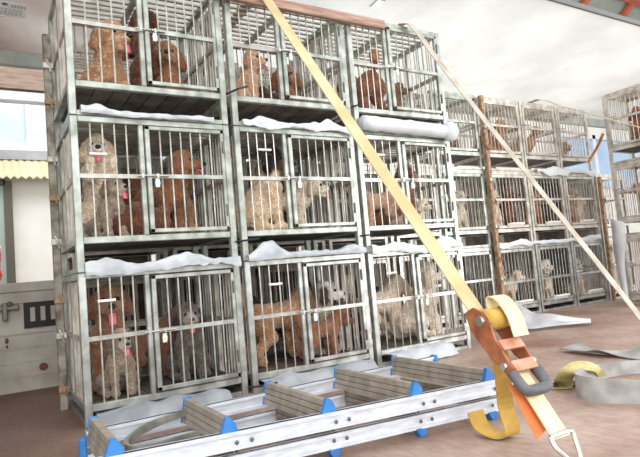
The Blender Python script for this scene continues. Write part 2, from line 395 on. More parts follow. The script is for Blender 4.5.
# ------------------------------------------------------------------ cages
H_B, H_M, H_T = .75, .80, .83
cache = {}
def cmesh(key, fn):
    if key not in cache: cache[key] = fn()
    return cache[key]
def bars_x(m_, x0, x1, n_, y, z0, z1, r=.0044):
    for i in range(n_):
        x = x0+(x1-x0)*(i+1)/(n_+1); m_.tube([(x, y, z0), (x, y, z1)], r, 6, False)
def bars_y(m_, y0, y1, n_, x, z0, z1, r=.0044):
    for i in range(n_):
        y = y0+(y1-y0)*(i+1)/(n_+1); m_.tube([(x, y, z0), (x, y, z1)], r, 6, False)
def big_cage(W, D, H, leg, mid, style, label, loc, group, xf=.455):
    t = thing('dog_cage', label, 'cage', loc, 0, group)
    st_ = M[style]; key = (round(W, 3), H, leg, style, xf)
    ps = .037; xm = W*xf
    def frame():
        m_ = MB()
        for x in (0, W-ps):
            for y in (0, D-ps): m_.box(x, x+ps, y, y+ps, 0, H-.004, .003)
        for z0, z1 in ((H-.034, H-.002), (leg-.034, leg)):
            m_.box(ps, W-ps, .002, .034, z0, z1, .003); m_.box(ps, W-ps, D-.036, D-.002, z0, z1)
            for x in (.003, W-.037): m_.box(x, x+.034, ps, D-ps, z0, z1)
        m_.box(ps, W-ps, .006, .034, .002, .026); m_.box(ps, W-ps, D-.034, D-.006, .002, .026)
        for x in (.006, W-.034): m_.box(x, x+.028, ps, D-ps, .002, .026)
        m_.box(xm-.03, xm-.003, .002, .03, leg, H-.034, .003)
        m_.box(W/2-.015, W/2+.015, .036, D-.036, H-.036, H-.008)
        return m_.mesh('frame', st_)
    link('frame', cmesh(key+('f',), frame), t)
    def grille():
        m_ = MB(); bars_x(m_, ps, xm-.03, 4, .018, leg, H-.034)
        m_.box(ps, xm-.03, .004, .024, mid-.011, mid+.011)
        return m_.mesh('front_grille', M['bar'])
    link('front_grille', cmesh(key+('g',), grille), t)
    def door():
        m_ = MB(); x0, x1, z0, z1 = xm, W-.043, leg+.008, H-.04
        m_.box(x0, x0+.026, -.012, .014, z0, z1, .003).box(x1-.02, x1, -.012, .014, z0, z1, .003)
        m_.box(x0, x1, -.012, .014, z0, z0+.022, .003).box(x0, x1, -.012, .014, z1-.022, z1, .003)
        m_.box(x0+.02, x1-.015, -.01, .01, mid-.011, mid+.011)
        bars_x(m_, x0+.026, x1-.02, 6, .002, z0+.02, z1-.02)
        return m_.mesh('door', st_)
    d = link('door', cmesh(key+('d',), door), t)
    def latch():
        m_ = MB(); m_.tube([(xm-.05, -.018, mid), (xm+.11, -.018, mid)], .0055, 8)
        m_.box(xm-.03, xm-.018, -.024, .004, mid-.012, mid+.012).box(xm+.05, xm+.06, -.024, -.01, mid-.012, mid+.012)
        m_.tube([(xm+.035, -.02, mid), (xm+.035, -.04, mid-.005)], .005, 6)
        return m_.mesh('latch', M['chrome'])
    l_ = link('latch', cmesh(key+('l',), latch), d)
    def lock():
        m_ = MB(); x = xm+.05
        m_.prism([(x-.011, -.026, mid-.062), (x+.009, -.026, mid-.062), (x+.013, -.026, mid-.036), (x+.008, -.026, mid-.016), (x-.009, -.026, mid-.016), (x-.013, -.026, mid-.038)], (0, .01, 0))
        m_.ball((x-.001, -.027, mid-.04), .004)
        return m_.mesh('padlock', M['lock'])
    link('padlock', cmesh(key+('k',), lock), l_)
    for z_ in (leg+.12, H-.14):
      def hinge(z=z_):
            m_ = MB()
            m_.box(W-.056, W-.044, -.016, .001, z-.03, z+.03); m_.tube([(W-.05, -.016, z-.034), (W-.05, -.016, z+.034)], .006, 8)
            return m_.mesh('hinge', M['hinge'])
      link('hinge', cmesh(key+('h', z_), hinge), d)
    for s, x in enumerate((.02, W-.02)):
        def side(x=x):
            m_ = MB(); bars_y(m_, ps, D-ps, 13, x, leg, H-.04)
            m_.box(x-.01, x+.01, ps, D-ps, mid-.013, mid+.013).box(x-.012, x+.012, D/2-.016, D/2+.016, leg, H-.04)
            return m_.mesh('side_grille', M['steel_grey'])
        link('side_grille', cmesh(key+('s', s), side), t)
    def back():
        m_ = MB(); bars_x(m_, ps, W-ps, 13, D-.018, leg, H-.04)
        m_.box(ps, W-ps, D-.03, D-.008, mid-.013, mid+.013)
        return m_.mesh('rear_grille', M['steel_grey'])
    link('rear_grille', cmesh(key+('b',), back), t)
    def roof():
        m_ = MB(); n_ = 11
        for i in range(n_):
            y = .05+(D-.1)*i/(n_-1); m_.box(.036, W-.036, y-.009, y+.009, H-.016, H-.004)
        return m_.mesh('roof_slats', M['steel_grey'])
    link('roof_slats', cmesh(key+('r',), roof), t)
    def floor():
        m_ = MB(); n_ = 8; w = (W-.076)/n_
        for i in range(n_): m_.box(.038+i*w+.004, .038+(i+1)*w-.004, .038, D-.038, leg-.03, leg-.012)
        return m_.mesh('floor_boards', M['boards'])
    link('floor_boards', cmesh(key+('o',), floor), t)
    return t, xm
def cup_rod(t, xm, mid, H, dx=.0, dz=.0):
    x = .085+dx; z = mid+(H-mid)*.55-dz
    MB().tube([(x, -.004, z), (x+.085, -.004, z)], .007, 8).tube([(x+.04, -.004, z), (x+.04, .02, z)], .005).build('drinking_rod', M['roller'], t)

rows = [('bottom', 0.0, H_B, .104, .42, 'steel'), ('middle', .75, H_M, .176, .487, 'steel_green'), ('top', 1.55, H_T, .184, .496, 'steel_green')]
XC = [-.002, .882, 1.762]; WC = .853; DC = .72
XF = [(.41, .445, .47), (.428, .41, .445), (.47, .425, .40)]
front_labels = {
 (0, 0): 'steel cage at the bottom left of the front stack, small grey dog panting inside',
 (0, 1): 'steel cage at the bottom middle of the front stack, behind the ladder centre',
 (0, 2): 'steel cage at the bottom right of the front stack, two cream dogs inside',
 (1, 0): 'steel cage in the middle row, leftmost, cream dog upright above a grey dog',
 (1, 1): 'steel cage in the middle row, second from left, black-headed dog and cream dog inside',
 (1, 2): 'steel cage in the middle row under the thick white plastic roll',
 (2, 0): 'steel cage in the top row, leftmost, three brown dogs inside',
 (2, 1): 'steel cage in the top row directly below the long brown timber',
 (2, 2): 'steel cage at the top right corner of the front stack, brown dog seen from behind'}
for r_, (rn, z, H, leg, mid, sty) in enumerate(rows):
    for c_ in range(3):
        off = (-.004, .0)[r_ > 0]
        t, xm = big_cage(WC, DC, H, leg, mid, sty, front_labels[r_, c_], (XC[c_], off, z), 'two-panel cages of the front stack', XF[r_][c_])
        if r_ < 2: cup_rod(t, xm, mid, H, (.0, .06, .05)[c_], .06 if (r_, c_) == (1, 0) else 0)

def small_cage(W, D, H, leg, mid, style, label, loc, rz, group, trough=True, solid=False):
    t = thing('dog_cage', label, 'cage', loc, rz, group)
    st_ = M[style]; key = ('s', round(W, 3), round(D, 3), H, leg, style, solid); ps = .03
    def frame():
        m_ = MB()
        for x in (0, W-ps):
            for y in (0, D-ps): m_.box(x, x+ps, y, y+ps, 0, H-.004)
        for z0, z1 in ((H-.04, H-.002), (leg-.036, leg), (.002, .024)):
            m_.box(ps, W-ps, .002, .034, z0, z1); m_.box(ps, W-ps, D-.034, D-.002, z0, z1)
            for x in (.003, W-.034): m_.box(x, x+.03, ps, D-ps, z0, z1)
        return m_.mesh('frame', st_)
    link('frame', cmesh(key+('f',), frame), t)
    def door():
        m_ = MB(); x0, x1, z0, z1 = ps+.004, W-ps-.004, leg+.008, H-.046
        m_.box(x0, x0+.022, -.01, .014, z0, z1).box(x1-.022, x1, -.01, .014, z0, z1)
        m_.box(x0, x1, -.01, .018, z0, z0+.026).box(x0, x1, -.01, .018, z1-.028, z1).box(x0, x1, -.008, .014, mid-.012, mid+.012)
        bars_x(m_, x0+.028, x1-.028, 8, .004, z0, z1)
        return m_.mesh('door', st_)
    d = link('door', cmesh(key+('d',), door), t)
    def latch():
        m_ = MB(); m_.tube([(.005, -.016, mid+.03), (.13, -.016, mid+.03)], .007, 6).box(.03, .05, -.022, .002, mid+.01, mid+.05)
        return m_.mesh('latch', M['chrome'])
    link('latch', cmesh(key+('l',), latch), d)
    if trough:
        def tr():
            m_ = MB(); z = leg+.012
            m_.prism([(W*.35, -.012, z), (W*.72, -.012, z), (W*.72, -.05, z+.035), (W*.35, -.05, z+.035)], (0, 0, .012))
            m_.box(W*.35, W*.72, -.014, -.004, z, z+.045)
            return m_.mesh('feeding_trough', M['roller'])
        link('feeding_trough', cmesh(key+('t',), tr), t)
    for s, x in enumerate((.018, W-.018)):
        def side(x=x):
            m_ = MB(); bars_y(m_, ps, D-ps, 9, x, leg, H-.04); m_.box(x-.01, x+.01, ps, D-ps, mid-.012, mid+.012)
            return m_.mesh('side_grille', M['steel_grey'])
        link('side_grille', cmesh(key+('s', s), side), t)
    def back():
        m_ = MB()
        if solid: m_.box(ps, W-ps, D-.02, D-.012, .024, H-.04)  # solid back added to block daylight and darken the cage
        else: bars_x(m_, ps, W-ps, 9, D-.018, leg, H-.04); m_.box(ps, W-ps, D-.03, D-.008, mid-.012, mid+.012)
        return m_.mesh('rear_panel', M['dark_backing'] if solid else M['steel_grey'])
    link('rear_panel', cmesh(key+('b',), back), t)
    def roof():
        m_ = MB(); n_ = 8
        for i in range(n_):
            y = .05+(D-.1)*i/(n_-1); m_.box(.034, W-.034, y-.009, y+.009, H-.016, H-.004)
        return m_.mesh('roof_slats', M['steel_grey'])
    link('roof_slats', cmesh(key+('r',), roof), t)
    def floor():
        m_ = MB(); n_ = 6; w = (W-.07)/n_
        for i in range(n_): m_.box(.035+i*w+.004, .035+(i+1)*w-.004, .036, D-.036, leg-.03, leg-.012)
        return m_.mesh('floor_boards', M['boards'])
    link('floor_boards', cmesh(key+('o',), floor), t)
    return t
# second stack, three by three single-door cages
S2X = [4.135, 4.765, 5.395]; S2W = .61
pos3 = ['left', 'centre', 'right']
vert3 = ['bottom', 'middle', 'top']
for r_, (rn, z, H, leg, mid, sty) in enumerate(rows):
    for c_ in range(3):
        small_cage(S2W, .47, H-.03*(r_ == 2), leg, mid-.06*(r_ == 0), 'steel_grey' if r_ else 'steel',
                   f'narrow single-door cage, {vert3[r_]} row {pos3[c_]} column of the second stack farther back', (S2X[c_], 1.0, z), 0,
                   'single-door cages of the second stack', trough=r_ < 2, solid=r_ < 2)
# the cage column right of the front stack, standing in the rear row
for r_, (rn, z, H, leg, mid, sty) in enumerate(rows):
    small_cage(.62, .49, H-.03*(r_ == 2), leg, mid, sty,
               f'{vert3[r_]} cage of the column squeezed between the front stack and the rusty stake', (3.43, .98, z), 0, 'cages of the rear row', trough=False, solid=r_ < 2)
# rear row hidden behind the front stack
for r_, (rn, z, H, leg, mid, sty) in enumerate(rows):
    for c_ in range(5):
        small_cage(.62, .49, H-.03*(r_ == 2), leg, mid, 'steel_grey', 'steel cage of the rear row, seen only through the bars of the front stack' if c_ or r_ == 3 else
                   f'{vert3[r_]} weathered cage of the rear row, jutting out left behind the front stack', (.10+c_*.66, .96, z), 0,
                   'cages of the rear row', trough=False, solid=r_ < 2)
# beyond the second stack
for r_, (rn, z, H, leg, mid, sty) in enumerate(rows[:2]):
    small_cage(.6, .47, H, leg, mid, 'steel_grey', f'{vert3[r_]} cage in the dim corner between the second stack and right-hand stack', (6.05, 1.0, z), 0,
               'cages in the far corner', trough=False, solid=True)
# right-hand stack: fronts face the aisle (towards -X)
for r_, (rn, z, H, leg, mid, sty) in enumerate(rows):
    for c_ in range(2):
        small_cage(.56, .5, H-.03*(r_ == 2), leg, mid, 'steel_grey', f'{vert3[r_]} cage of the right-hand stack, {("farther", "nearer")[c_]} one at the photo edge',
                   (5.63, .56-c_*.58, z), -math.pi/2, 'cages of the right-hand stack', trough=False)
# rusty stakes
def stake(x, y, z1, w, label, m_='steel_rust'):
    t = thing('stake_post', label, 'post')
    MB().box(x-w/2, x+w/2, y-w/2, y+w/2, 0, z1, .004).build('post', M[m_], t)
    for i in range(int(z1/.27)):
        z = .1+i*.27+.04*math.sin(i*2.3); MB().box(x-w/2-.006, x+w/2+.008, y-w/2-.02, y-w/2+.004, z, z+.035, .003).tube([(x-w*.2, y-w/2-.02, z+.05), (x+w*.1, y-w/2-.03, z+.02), (x+w*.3, y-w/2-.02, z-.02)], .006).build('bracket', M['steel_grey' if i % 2 else 'steel_rust'], t)
stake(4.085, .94, 2.33, .045, 'rusty brown steel stake left of the second stack')
stake(-.034, .56, 2.19, .042, 'weathered steel stake with clips against the left end of the front stack', 'steel_dirty')
stake(6.03, .95, 1.5, .04, 'short rusty stake at the right end of the second stack')

# ------------------------------------------------------------------ plastic sheets
def nz(x, y=0., z=0.): return noise.noise(Vector((x, y, z)))
def drape(label, x0, x1, zb, amp, droop, matn, seed, yf=-.03, yb=.62, lift=.03):
    nx, prof = 64, []
    vs = []; rows_ = 0
    ys = [yb+(yf-yb)*i/12 for i in range(13)]
    for i in range(nx+1):
        u = i/nx; x = x0+(x1-x0)*u
        a = amp*(.18+1.5*max(0, nz(x*4.3, seed, .2)+.12)+.25*abs(nz(x*13, seed))); dr = droop*(.2+1.1*max(0, .4+nz(x*5.1, seed, 3.3))+.5*abs(nz(x*15, seed, 7)))
        colv = []
        for j, y in enumerate(ys):
            s = j/12; fz = s**4
            colv.append((x+.004*nz(x*9, y*9, seed), y, zb+lift*.3+.012*abs(nz(x*11, y*9, seed))+a*fz*(1+.5*nz(x*16, y*12, seed))))
        z_top = colv[-1][2]
        for j in range(1, 6):
            s = j/5
            colv.append((x, yf-.006*math.sin(s*3.0)-.016*abs(nz(x*17+s*1.5, s*2, seed)), z_top-(z_top-zb+dr)*s))
        vs += colv; rows_ = len(colv)
    fs = []
    for i in range(nx):
        for j in range(rows_-1):
            a = i*rows_+j; fs.append((a, a+rows_, a+rows_+1, a+1))
    o = MB().add(vs, fs).build('plastic_sheet', M[matn], None, True)
    return tag(o, label, 'plastic sheet', 'plastic sheets between the cage rows')
drape('crumpled white plastic sheet under the leftmost middle-row cage', .03, .85, .757, .04, .03, 'plastic_mid', 1)
drape('crumpled white plastic sheet with a raised fold under the second middle-row cage', .90, 1.73, .757, .07, .01, 'plastic_mid', 5)
drape('flat white plastic sheet under the rightmost middle-row cage of the front stack', 1.78, 2.6, .757, .035, .04, 'plastic', 9)
drape('thin white plastic sheet under the leftmost top-row cage', .05, .75, 1.557, .03, .01, 'plastic_mid', 13)
drape('white plastic sheet under the top-row cage below the brown timber', .93, 1.74, 1.557, .05, .025, 'plastic', 17)
drape('white plastic sheet between middle and bottom rows of the second stack', 4.15, 5.95, .757, .04, .03, 'plastic', 21, yf=.97, yb=1.4)
drape('white plastic sheet hanging below the top row of the second stack', 4.9, 6.0, 1.557, .05, .05, 'plastic', 25, yf=.97, yb=1.4)
# sheets lying under the bottom cages
def under(label, x0, x1, matn, seed, ztop=.07, yf=-.05):
    nx = 36; vs = []
    for i in range(nx+1):
        x = x0+(x1-x0)*i/nx; h = ztop*(.8+.45*nz(x*6, seed))
        for j in range(9):
            s = j/8
            y = .45+(yf-.45)*min(1, s/.6) - max(0, s-.6)*.12
            z = .012+h*(1 if s < .6 else 1-(s-.6)/.4)*(.6+.4*min(1, s/.5))+.010*nz(x*13, s*6, seed)
            vs.append((x, y, max(.006, z)))
    fs = [(i*9+j, (i+1)*9+j, (i+1)*9+j+1, i*9+j+1) for i in range(nx) for j in range(8)]
    return tag(MB().add(vs, fs).build('plastic_sheet', M[matn], None, True), label, 'plastic sheet', 'plastic sheets under the bottom cages')
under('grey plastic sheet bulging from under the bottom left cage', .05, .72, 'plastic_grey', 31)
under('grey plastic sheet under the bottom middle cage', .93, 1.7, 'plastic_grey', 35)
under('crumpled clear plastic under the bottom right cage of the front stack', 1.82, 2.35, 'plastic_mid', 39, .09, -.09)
# thick roll
pts = [(1.79+.80*i/16, -.05+.008*nz(i*.6), 1.613+.006*nz(i*.7, 4)-.02*(i/16)) for i in range(17)]
rr = [.05*(1+.18*nz(i*.8, 2)) for i in range(16)]+[.05]
m_ = MB().tube(pts[:-1], rr[:-1], 14); 
ro = thing('plastic_roll', 'thick roll of white plastic tied along the rightmost middle-row cage', 'plastic roll')
m_.build('roll_body', M['plastic'], ro, True)
e = pts[-1]; MB().ball((e[0]-.02, e[1]-.01, e[2]), .075, .9, .8, 1, 14, 9).build('bunched_end', M['plastic'], ro, True)

# white sheet on the floor by the second stack
Lp = [(4.30, .93, .14), (4.22, .90, .16), (4.10, .73, .13), (3.99, .50, .07), (3.90, .27, .08), (3.95, .12, .05), (4.10, .01, .015)]
Rp = [(3.42, .40, .012), (3.39, .32, .012), (3.39, .2, .012), (3.45, .09, .012), (3.58, .06, .012), (3.74, -.01, .012), (3.90, -.11, .012)]
L_ = catmull(Lp, 6); Q_ = catmull(Rp, 6); vs = []
for i in range(len(L_)):
    for j in range(9):
        p = L_[i].lerp(Q_[i], j/8); p.z += max(0, .02+.05*nz(p.x*7, p.y*7, 2.)*math.sin(math.pi*j/8)) ; vs.append(p[:])
fs = [(i*9+j, (i+1)*9+j, (i+1)*9+j+1, i*9+j+1) for i in range(len(L_)-1) for j in range(8)]
tag(MB().add(vs, fs).build('plastic_sheet', M['plastic'], None, True), 'white plastic sheet lying loose on the floor before the second stack', 'plastic sheet')
# sheet hanging in the far corner
Lp = [(5.58, .6, .95), (5.6, .62, .7), (5.58, .6, .4), (5.56, .56, .015)]
Rp = [(5.58, .46, .9), (5.58, .46, .7), (5.57, .5, .45), (5.56, .5, .015)]
m_ = MB(); ribbon(m_, Lp, Rp, .004, 6)
tag(m_.build('plastic_sheet', M['plastic'], None, True), 'long white plastic strip hanging at the corner of the right-hand stack', 'plastic sheet')

# timber on top
m_ = MB().box(.80, 2.06, -.055, -.014, 2.30, 2.362, .006)
tag(m_.build('timber_batten', M['wood']), 'long brown timber tied along the top edge of the front stack', 'timber')

# cable ties
def tie(p, q, label):
    m_ = MB(); p = Vector(p); q = Vector(q); m = (p+q)/2+Vector((0, -.03, 0))
    m_.tube([p, m, q], .006, 6)
    tag(m_.build('cable_tie', M['black']), label, 'cable tie', 'black cable ties joining the cages')
tie((.84, -.02, 1.725), (.97, -.05, 1.775), 'black cable tie joining the two leftmost top-row cages')
tie((1.72, -.02, 1.72), (1.80, -.03, 1.735), 'black cable tie joining the two rightmost top-row cages')
tie((.83, -.02, .862), (.97, -.04, .872), 'black cable tie joining the two leftmost middle-row cages')
tie((1.70, -.02, .86), (1.79, -.03, .862), 'black cable tie joining the two rightmost middle-row cages')
tie((.84, -.02, .045), (1.0, -.07, .05), 'black cable tie near the floor between the bottom left and bottom middle cages')

# ------------------------------------------------------------------ ladder
lad = thing('step_ladder', 'folded aluminium step ladder with blue plastic caps lying on the floor', 'ladder', (0, 0, 0))
def rail(p, q, z0, z1, w, name):
    p = Vector((p[0], p[1], 0)); q = Vector((q[0], q[1], 0)); t = (q-p).normalized(); s = Vector((-t.y, t.x, 0))
    m_ = MB(); c = (p+q)/2; h = (z1-z0)/2; zc = (z0+z1)/2
    m_.obox(c+Vector((0, 0, zc)), (q-p)/2, s*w*.25, Vector((0, 0, h)))
    for zz in (z0+.006, z1-.006): m_.obox(c+Vector((0, 0, zz)), (q-p)/2, s*w/2, Vector((0, 0, .006)))
    return m_.build(name, M['alu'], lad)
def fy(x): return -.758+.022*x            # far rail line
def ny(x): return -1.152-.14*x           # near rail line
for z0, z1, nm in ((.106, .163, 'upper_rail'), (.03, .082, 'lower_rail')):
    rail((-.10, fy(-.1)), (1.60, fy(1.6)), z0, z1, .03, nm)
    rail((-.12, ny(-.12)+(.02 if z0 < .1 else 0)), (1.455, ny(1.455)+(.03 if z0 < .1 else 0)), z0, z1, .03, nm)
for i, x in enumerate((-.085, .262, .615, .975, 1.315)):
    dx = .03
    yf_, yn_ = fy(x)-.012, ny(x)+.012
    # upper tread: ridged plate standing across the ladder, leaning slightly
    m_ = MB(); zb, zt = .122, .208
    for k_ in range(4):
        a = k_/4; b2 = (k_+.86)/4
        za = zb+(zt-zb)*a; zc = zb+(zt-zb)*b2
        xa = x-dx*(1-a)*.6; xb = x-dx*(1-b2)*.6
        m_.prism([(xa, yf_, za), (xb, yf_, zc), (xb+.014, yf_, zc), (xa+.014, yf_, za)], (0, yn_-yf_, 0))
    m_.prism([(x-dx*.6+.006, yf_, zb), (x+.006, yf_, zt-.004), (x+.024, yf_, zt-.004), (x-dx*.6+.024, yf_, zb)], (0, yn_-yf_, 0))
    tr = m_.build('tread', M['tread'], lad)
    m_ = MB(); zb2, zt2 = .03, .1
    for k_ in range(3):
        a = k_/3; b2 = (k_+.86)/3
        m_.box(x+.035, x+.052, yn_+.03, yf_, zb2+(zt2-zb2)*a, zb2+(zt2-zb2)*b2)
    m_.box(x+.044, x+.06, yn_+.03, yf_, zb2, zt2-.003)
    m_.build('tread', M['tread'], lad)
    # blue caps: near end wedge, far end thin cap, foot under the near lower rail
    m_ = MB(); y = yn_
    m_.prism([(x-.02, y-.002, .155), (x+.04, y-.002, .155), (x+.034, y-.002, .186), (x+.018, y-.002, .208), (x+.002, y-.002, .212)], (0, -.018, 0))
    m_.build('end_cap', M['blue'], tr)
    m_ = MB().prism([(x-.022, yf_, .118), (x+.026, yf_, .118), (x+.026, yf_, .21), (x-.004, yf_, .21)], (0, .006, 0)); m_.build('end_cap', M['blue'], tr)
    m_ = MB().prism([(x+.02, yn_-.004, .002), (x+.045, yn_-.004, .002), (x+.06, yn_-.004, .034), (x+.005, yn_-.004, .034)], (0, .03, 0)); m_.build('foot_cap', M['blue'], lad)
    for z in (.132, .062):
        for dx_ in (.0, .05):
            yy = ny(x+dx_)-.016+(.025 if z < .1 else 0)
            MB().ball((x+dx_+.03, yy, z-.004), .0075, 1, .6, 1, 8, 5).build('rivet', M['hinge'], lad)
MB().box(1.585, 1.612, fy(1.6)-.02, fy(1.6)+.02, .002, .17, .006).build('foot_cap', M['blue'], lad)
MB().box(-.125, -.1, fy(-.1)-.02, fy(-.1)+.02, .002, .14, .006).build('foot_cap', M['blue'], lad)
m_ = MB()
br = catmull([(.26, -.80, .165), (.16, -.83, .16), (.06, -.88, .15), (.0, -.94, .135), (.01, -1.0, .125), (.08, -1.0, .12), (.17, -.97, .115), (.25, -.95, .11)], 5)
ribbon(m_, [p+Vector((0, 0, .013)) for p in br], [p-Vector((0, 0, .013)) for p in br], .012, 1)
m_.build('spreader_brace', M['hinge' if False else 'steel'], lad)

# ------------------------------------------------------------------ lashing straps
A = Vector((1.108, -.066, 2.37)); B = Vector((1.058, -1.913, 0.02))
u = (B-A).normalized(); wv = Vector((1, 0, 0)); wv = (wv-u*wv.dot(u)).normalized(); nv = u.cross(wv)
if nv.y > 0: nv = -nv
LL = (B-A).length
def sp(t, b=0, c=0): return A+u*(LL*t)+wv*b+nv*c
s1 = thing('lashing_strap', 'wide pale yellow lashing strap stretched over the front stack to the floor', 'strap')
hw = .036
top = [Vector((1.10, .7, 2.392)), Vector((1.105, .3, 2.392)), Vector((1.107, .0, 2.395)), Vector((1.108, -.05, 2.388)), sp(0)]
m_ = MB(); ribbon(m_, [p-wv*hw for p in top]+[sp(i/10*.82, -hw) for i in range(1, 11)], [p+wv*hw for p in top]+[sp(i/10*.82, hw) for i in range(1, 11)], .005, 4)
m_.build('webbing', M['yellow'], s1)
m_ = MB(); ribbon(m_, [sp(.88, -hw, .006), sp(.92, -hw, .004), sp(.964, -hw, 0)], [sp(.88, hw, .006), sp(.92, hw, .004), sp(.964, hw, 0)], .006, 4)
m_.build('lower_webbing', M['cream_web'], s1)
# hook at the bed edge
m_ = MB(); hk = [sp(.961, -.046, .004), sp(.961, .046, .004), sp(.972, .046, 0), sp(.992, .014, .0), sp(1.0, .0, .0), sp(.992, -.014, .0), sp(.972, -.046, 0), sp(.961, -.046, .004)]
m_.tube(catmull(hk, 5), .0075, 8); m_.build('hook', M['chrome'], s1)
# ratchet
ra = thing('ratchet_buckle', 'rusty orange ratchet buckle with a grey rubber grip on the yellow strap', 'ratchet')
t0, t1 = .808, .908
def plate(b, name):
    poly = [sp(t0, b, .0), sp(t0+.003, b, .042), sp(t0+.016, b, .066), sp(t0+.03, b, .064), sp(t0+.046, b, .046), sp(t1-.03, b, .04), sp(t1, b, .038), sp(t1+.002, b, .012), sp(t1-.03, b, .0), sp(t0+.06, b, -.012), sp(t0+.02, b, -.02)]
    MB().prism(poly, wv*.008).build(name, M['rust_paint'], ra)
plate(-.058, 'side_plate'); plate(.05, 'side_plate')
for tt, c_, nm, mt in ((t0+.055, .045, 'cross_bar', 'rust_bar'), (t0+.08, .04, 'cross_bar', 'rust_bar')):
    m_ = MB().obox(sp(tt, 0, c_), wv*.05, u*.018, nv*.005); m_.build(nm, M[mt], ra)
MB().tube([sp(t0+.022, -.075, .045), sp(t0+.022, .075, .045)], .017, 12).build('axle', M['chrome'], ra)
MB().tube([sp(t0+.075, -.073, .022), sp(t0+.075, .073, .022)], .012, 12).build('axle', M['chrome'], ra)
m_ = MB(); m_.tube([sp(t0+.022, -.05, .045), sp(t0+.022, .05, .045)], .036, 18); m_.build('webbing_spool', M['yellow_deep'], ra, True)
# loose loop of webbing going over the spool
arc = [(t0+.008, .045), (t0-.002, .07), (t0+.008, .095), (t0+.03, .095), (t0+.052, .07)]
m_ = MB(); ribbon(m_, [sp(t, .0, c) for t, c in arc], [sp(t, .07, c) for t, c in arc], .005, 5); m_.build('webbing_loop', M['cream_web'], ra)
m_ = MB(); gpts = [sp(t1-.016, -.056, .028), sp(t1+.0, -.055, .03), sp(t1+.007, -.04, .03), sp(t1+.007, .04, .03), sp(t1+.0, .055, .03), sp(t1-.016, .056, .028)]
m_.tube(catmull(gpts, 5), .0175, 12); m_.build('rubber_grip', M['rubber'], ra, True)
m_ = MB(); ribbon(m_, [sp(t0+.085, -.03, .01), sp(t1+.01, -.03, .01)], [sp(t0+.085, .03, .01), sp(t1+.01, .03, .01)], .006, 2); m_.build('webbing_end', M['cream_web'], ra)
# orange tag and hanging tail
tg = [sp(.90, -.06, -.012), sp(.90, .03, -.012), sp(.948, .035, -.03)+Vector((-.02, 0, -.0)), sp(.957, -.045, -.03)+Vector((-.02, .0, -.0))]
tag(MB().prism(tg, nv*.003).build('warning_tag', M['orange_cloth']), 'orange cloth tag hanging behind the ratchet buckle', 'tag')
# tail: from the ratchet down, loop on the floor
TL = [sp(.85, -.03, -.02), sp(.875, -.03, -.03)+Vector((0, .02, 0)), Vector((1.175, -1.51, .12)), Vector((1.165, -1.535, .03)), Vector((1.15, -1.50, .008)), Vector((1.13, -1.43, .03)), Vector((1.13, -1.40, .085))]
TR = [p+Vector((.075, -.005, 0)) for p in TL]
m_ = MB(); ribbon(m_, TL, TR, .005, 6); tag(m_.build('strap_tail', M['yellow_deep']), 'deep yellow strap tail hanging from the ratchet to the floor', 'strap')

# second strap, beige, from the top right of the front stack
P0 = Vector((2.30, -.03, 2.385)); P1 = Vector((3.02, -1.15, .02))
d2 = (P1-P0).normalized(); w2v = Vector((1, .15, 0)); w2v = (w2v-d2*w2v.dot(d2)).normalized()*.036
tp = [Vector((2.27, .68, 2.392)), Vector((2.29, .2, 2.394)), P0]
pp = tp+[P0.lerp(P1, i/8) for i in range(1, 9)]
m_ = MB(); ribbon(m_, [p-w2v for p in pp], [p+w2v for p in pp], .005, 3)
s2 = tag(m_.build('lashing_strap', M['beige']), 'beige lashing strap running down right from the top right cage corner', 'strap')
# third, thin strap over the second stack
P0 = Vector((5.07, .97, 2.385)); P1 = Vector((5.02, -.2, 1.72))
pp = [Vector((5.06, 1.4, 2.37)), P0]+[P0.lerp(P1, i/5) for i in range(1, 6)]
m_ = MB(); ribbon(m_, [p-Vector((.03, 0, 0)) for p in pp], [p+Vector((.03, 0, 0)) for p in pp], .005, 2)
tag(m_.build('lashing_strap', M['thinweb']), 'thin tan lashing strap over the top of the second stack', 'strap')
# orange strap hanging by the gap
m_ = MB(); Lp = [(5.875, 0.750, 1.984), (5.719, 0.750, 1.809), (5.528, 0.750, 1.638)]; ribbon(m_, Lp, [Vector(p)+Vector((.045-.01*i, 0, -.01)) for i, p in enumerate(Lp)], .01, 4)
tag(m_.build('strap_end', M['strap_orange']), 'orange strap end hanging in the gap beside the right-hand stack', 'strap')

# webbing lying on the floor
m_ = MB()
P = [(1.95, -1.70), (1.86, -1.62), (1.79, -1.50), (1.80, -1.40), (1.90, -1.33), (2.05, -1.29), (2.2, -1.27), (2.34, -1.30), (2.5, -1.40)]
ribbon(m_, [(x, y, .008) for x, y in P], [(x+.012*i/8, y, .092+.02*math.sin(i*.6)) for i, (x, y) in enumerate(P)], .005, 6)
tag(m_.build('webbing_coil', M['greyweb']), 'wide grey webbing standing on edge in a curl on the floor', 'strap')
m_ = MB()
ribbon(m_, [(2.77, -.62, .02), (2.72, -.82, .03), (2.70, -.93, .05), (2.74, -1.05, .012), (2.72, -1.25, .008), (2.7, -1.5, .008)],
           [(2.90, -.68, .05), (2.82, -.86, .008), (2.84, -.97, .008), (2.88, -1.08, .05), (2.88, -1.25, .055), (2.9, -1.5, .04)], .005, 6)
tag(m_.build('webbing_strip', M['greyweb']), 'twisted grey webbing strip lying behind the curled webbing', 'strap')
m_ = MB()
ribbon(m_, [(1.87, -1.15, .006), (1.945, -1.257, .008), (2.0, -1.235, .03), (1.95, -1.29, .075), (1.985, -1.295, .088), (2.035, -1.318, .078), (2.105, -1.295, .05), (2.172, -1.255, .01)],
           [(2.03, -1.04, .006), (2.0, -1.13, .008), (1.90, -1.21, .05), (1.905, -1.25, .10), (2.0, -1.25, .12), (2.07, -1.285, .112), (2.14, -1.30, .07), (2.22, -1.27, .02)], .005, 6)
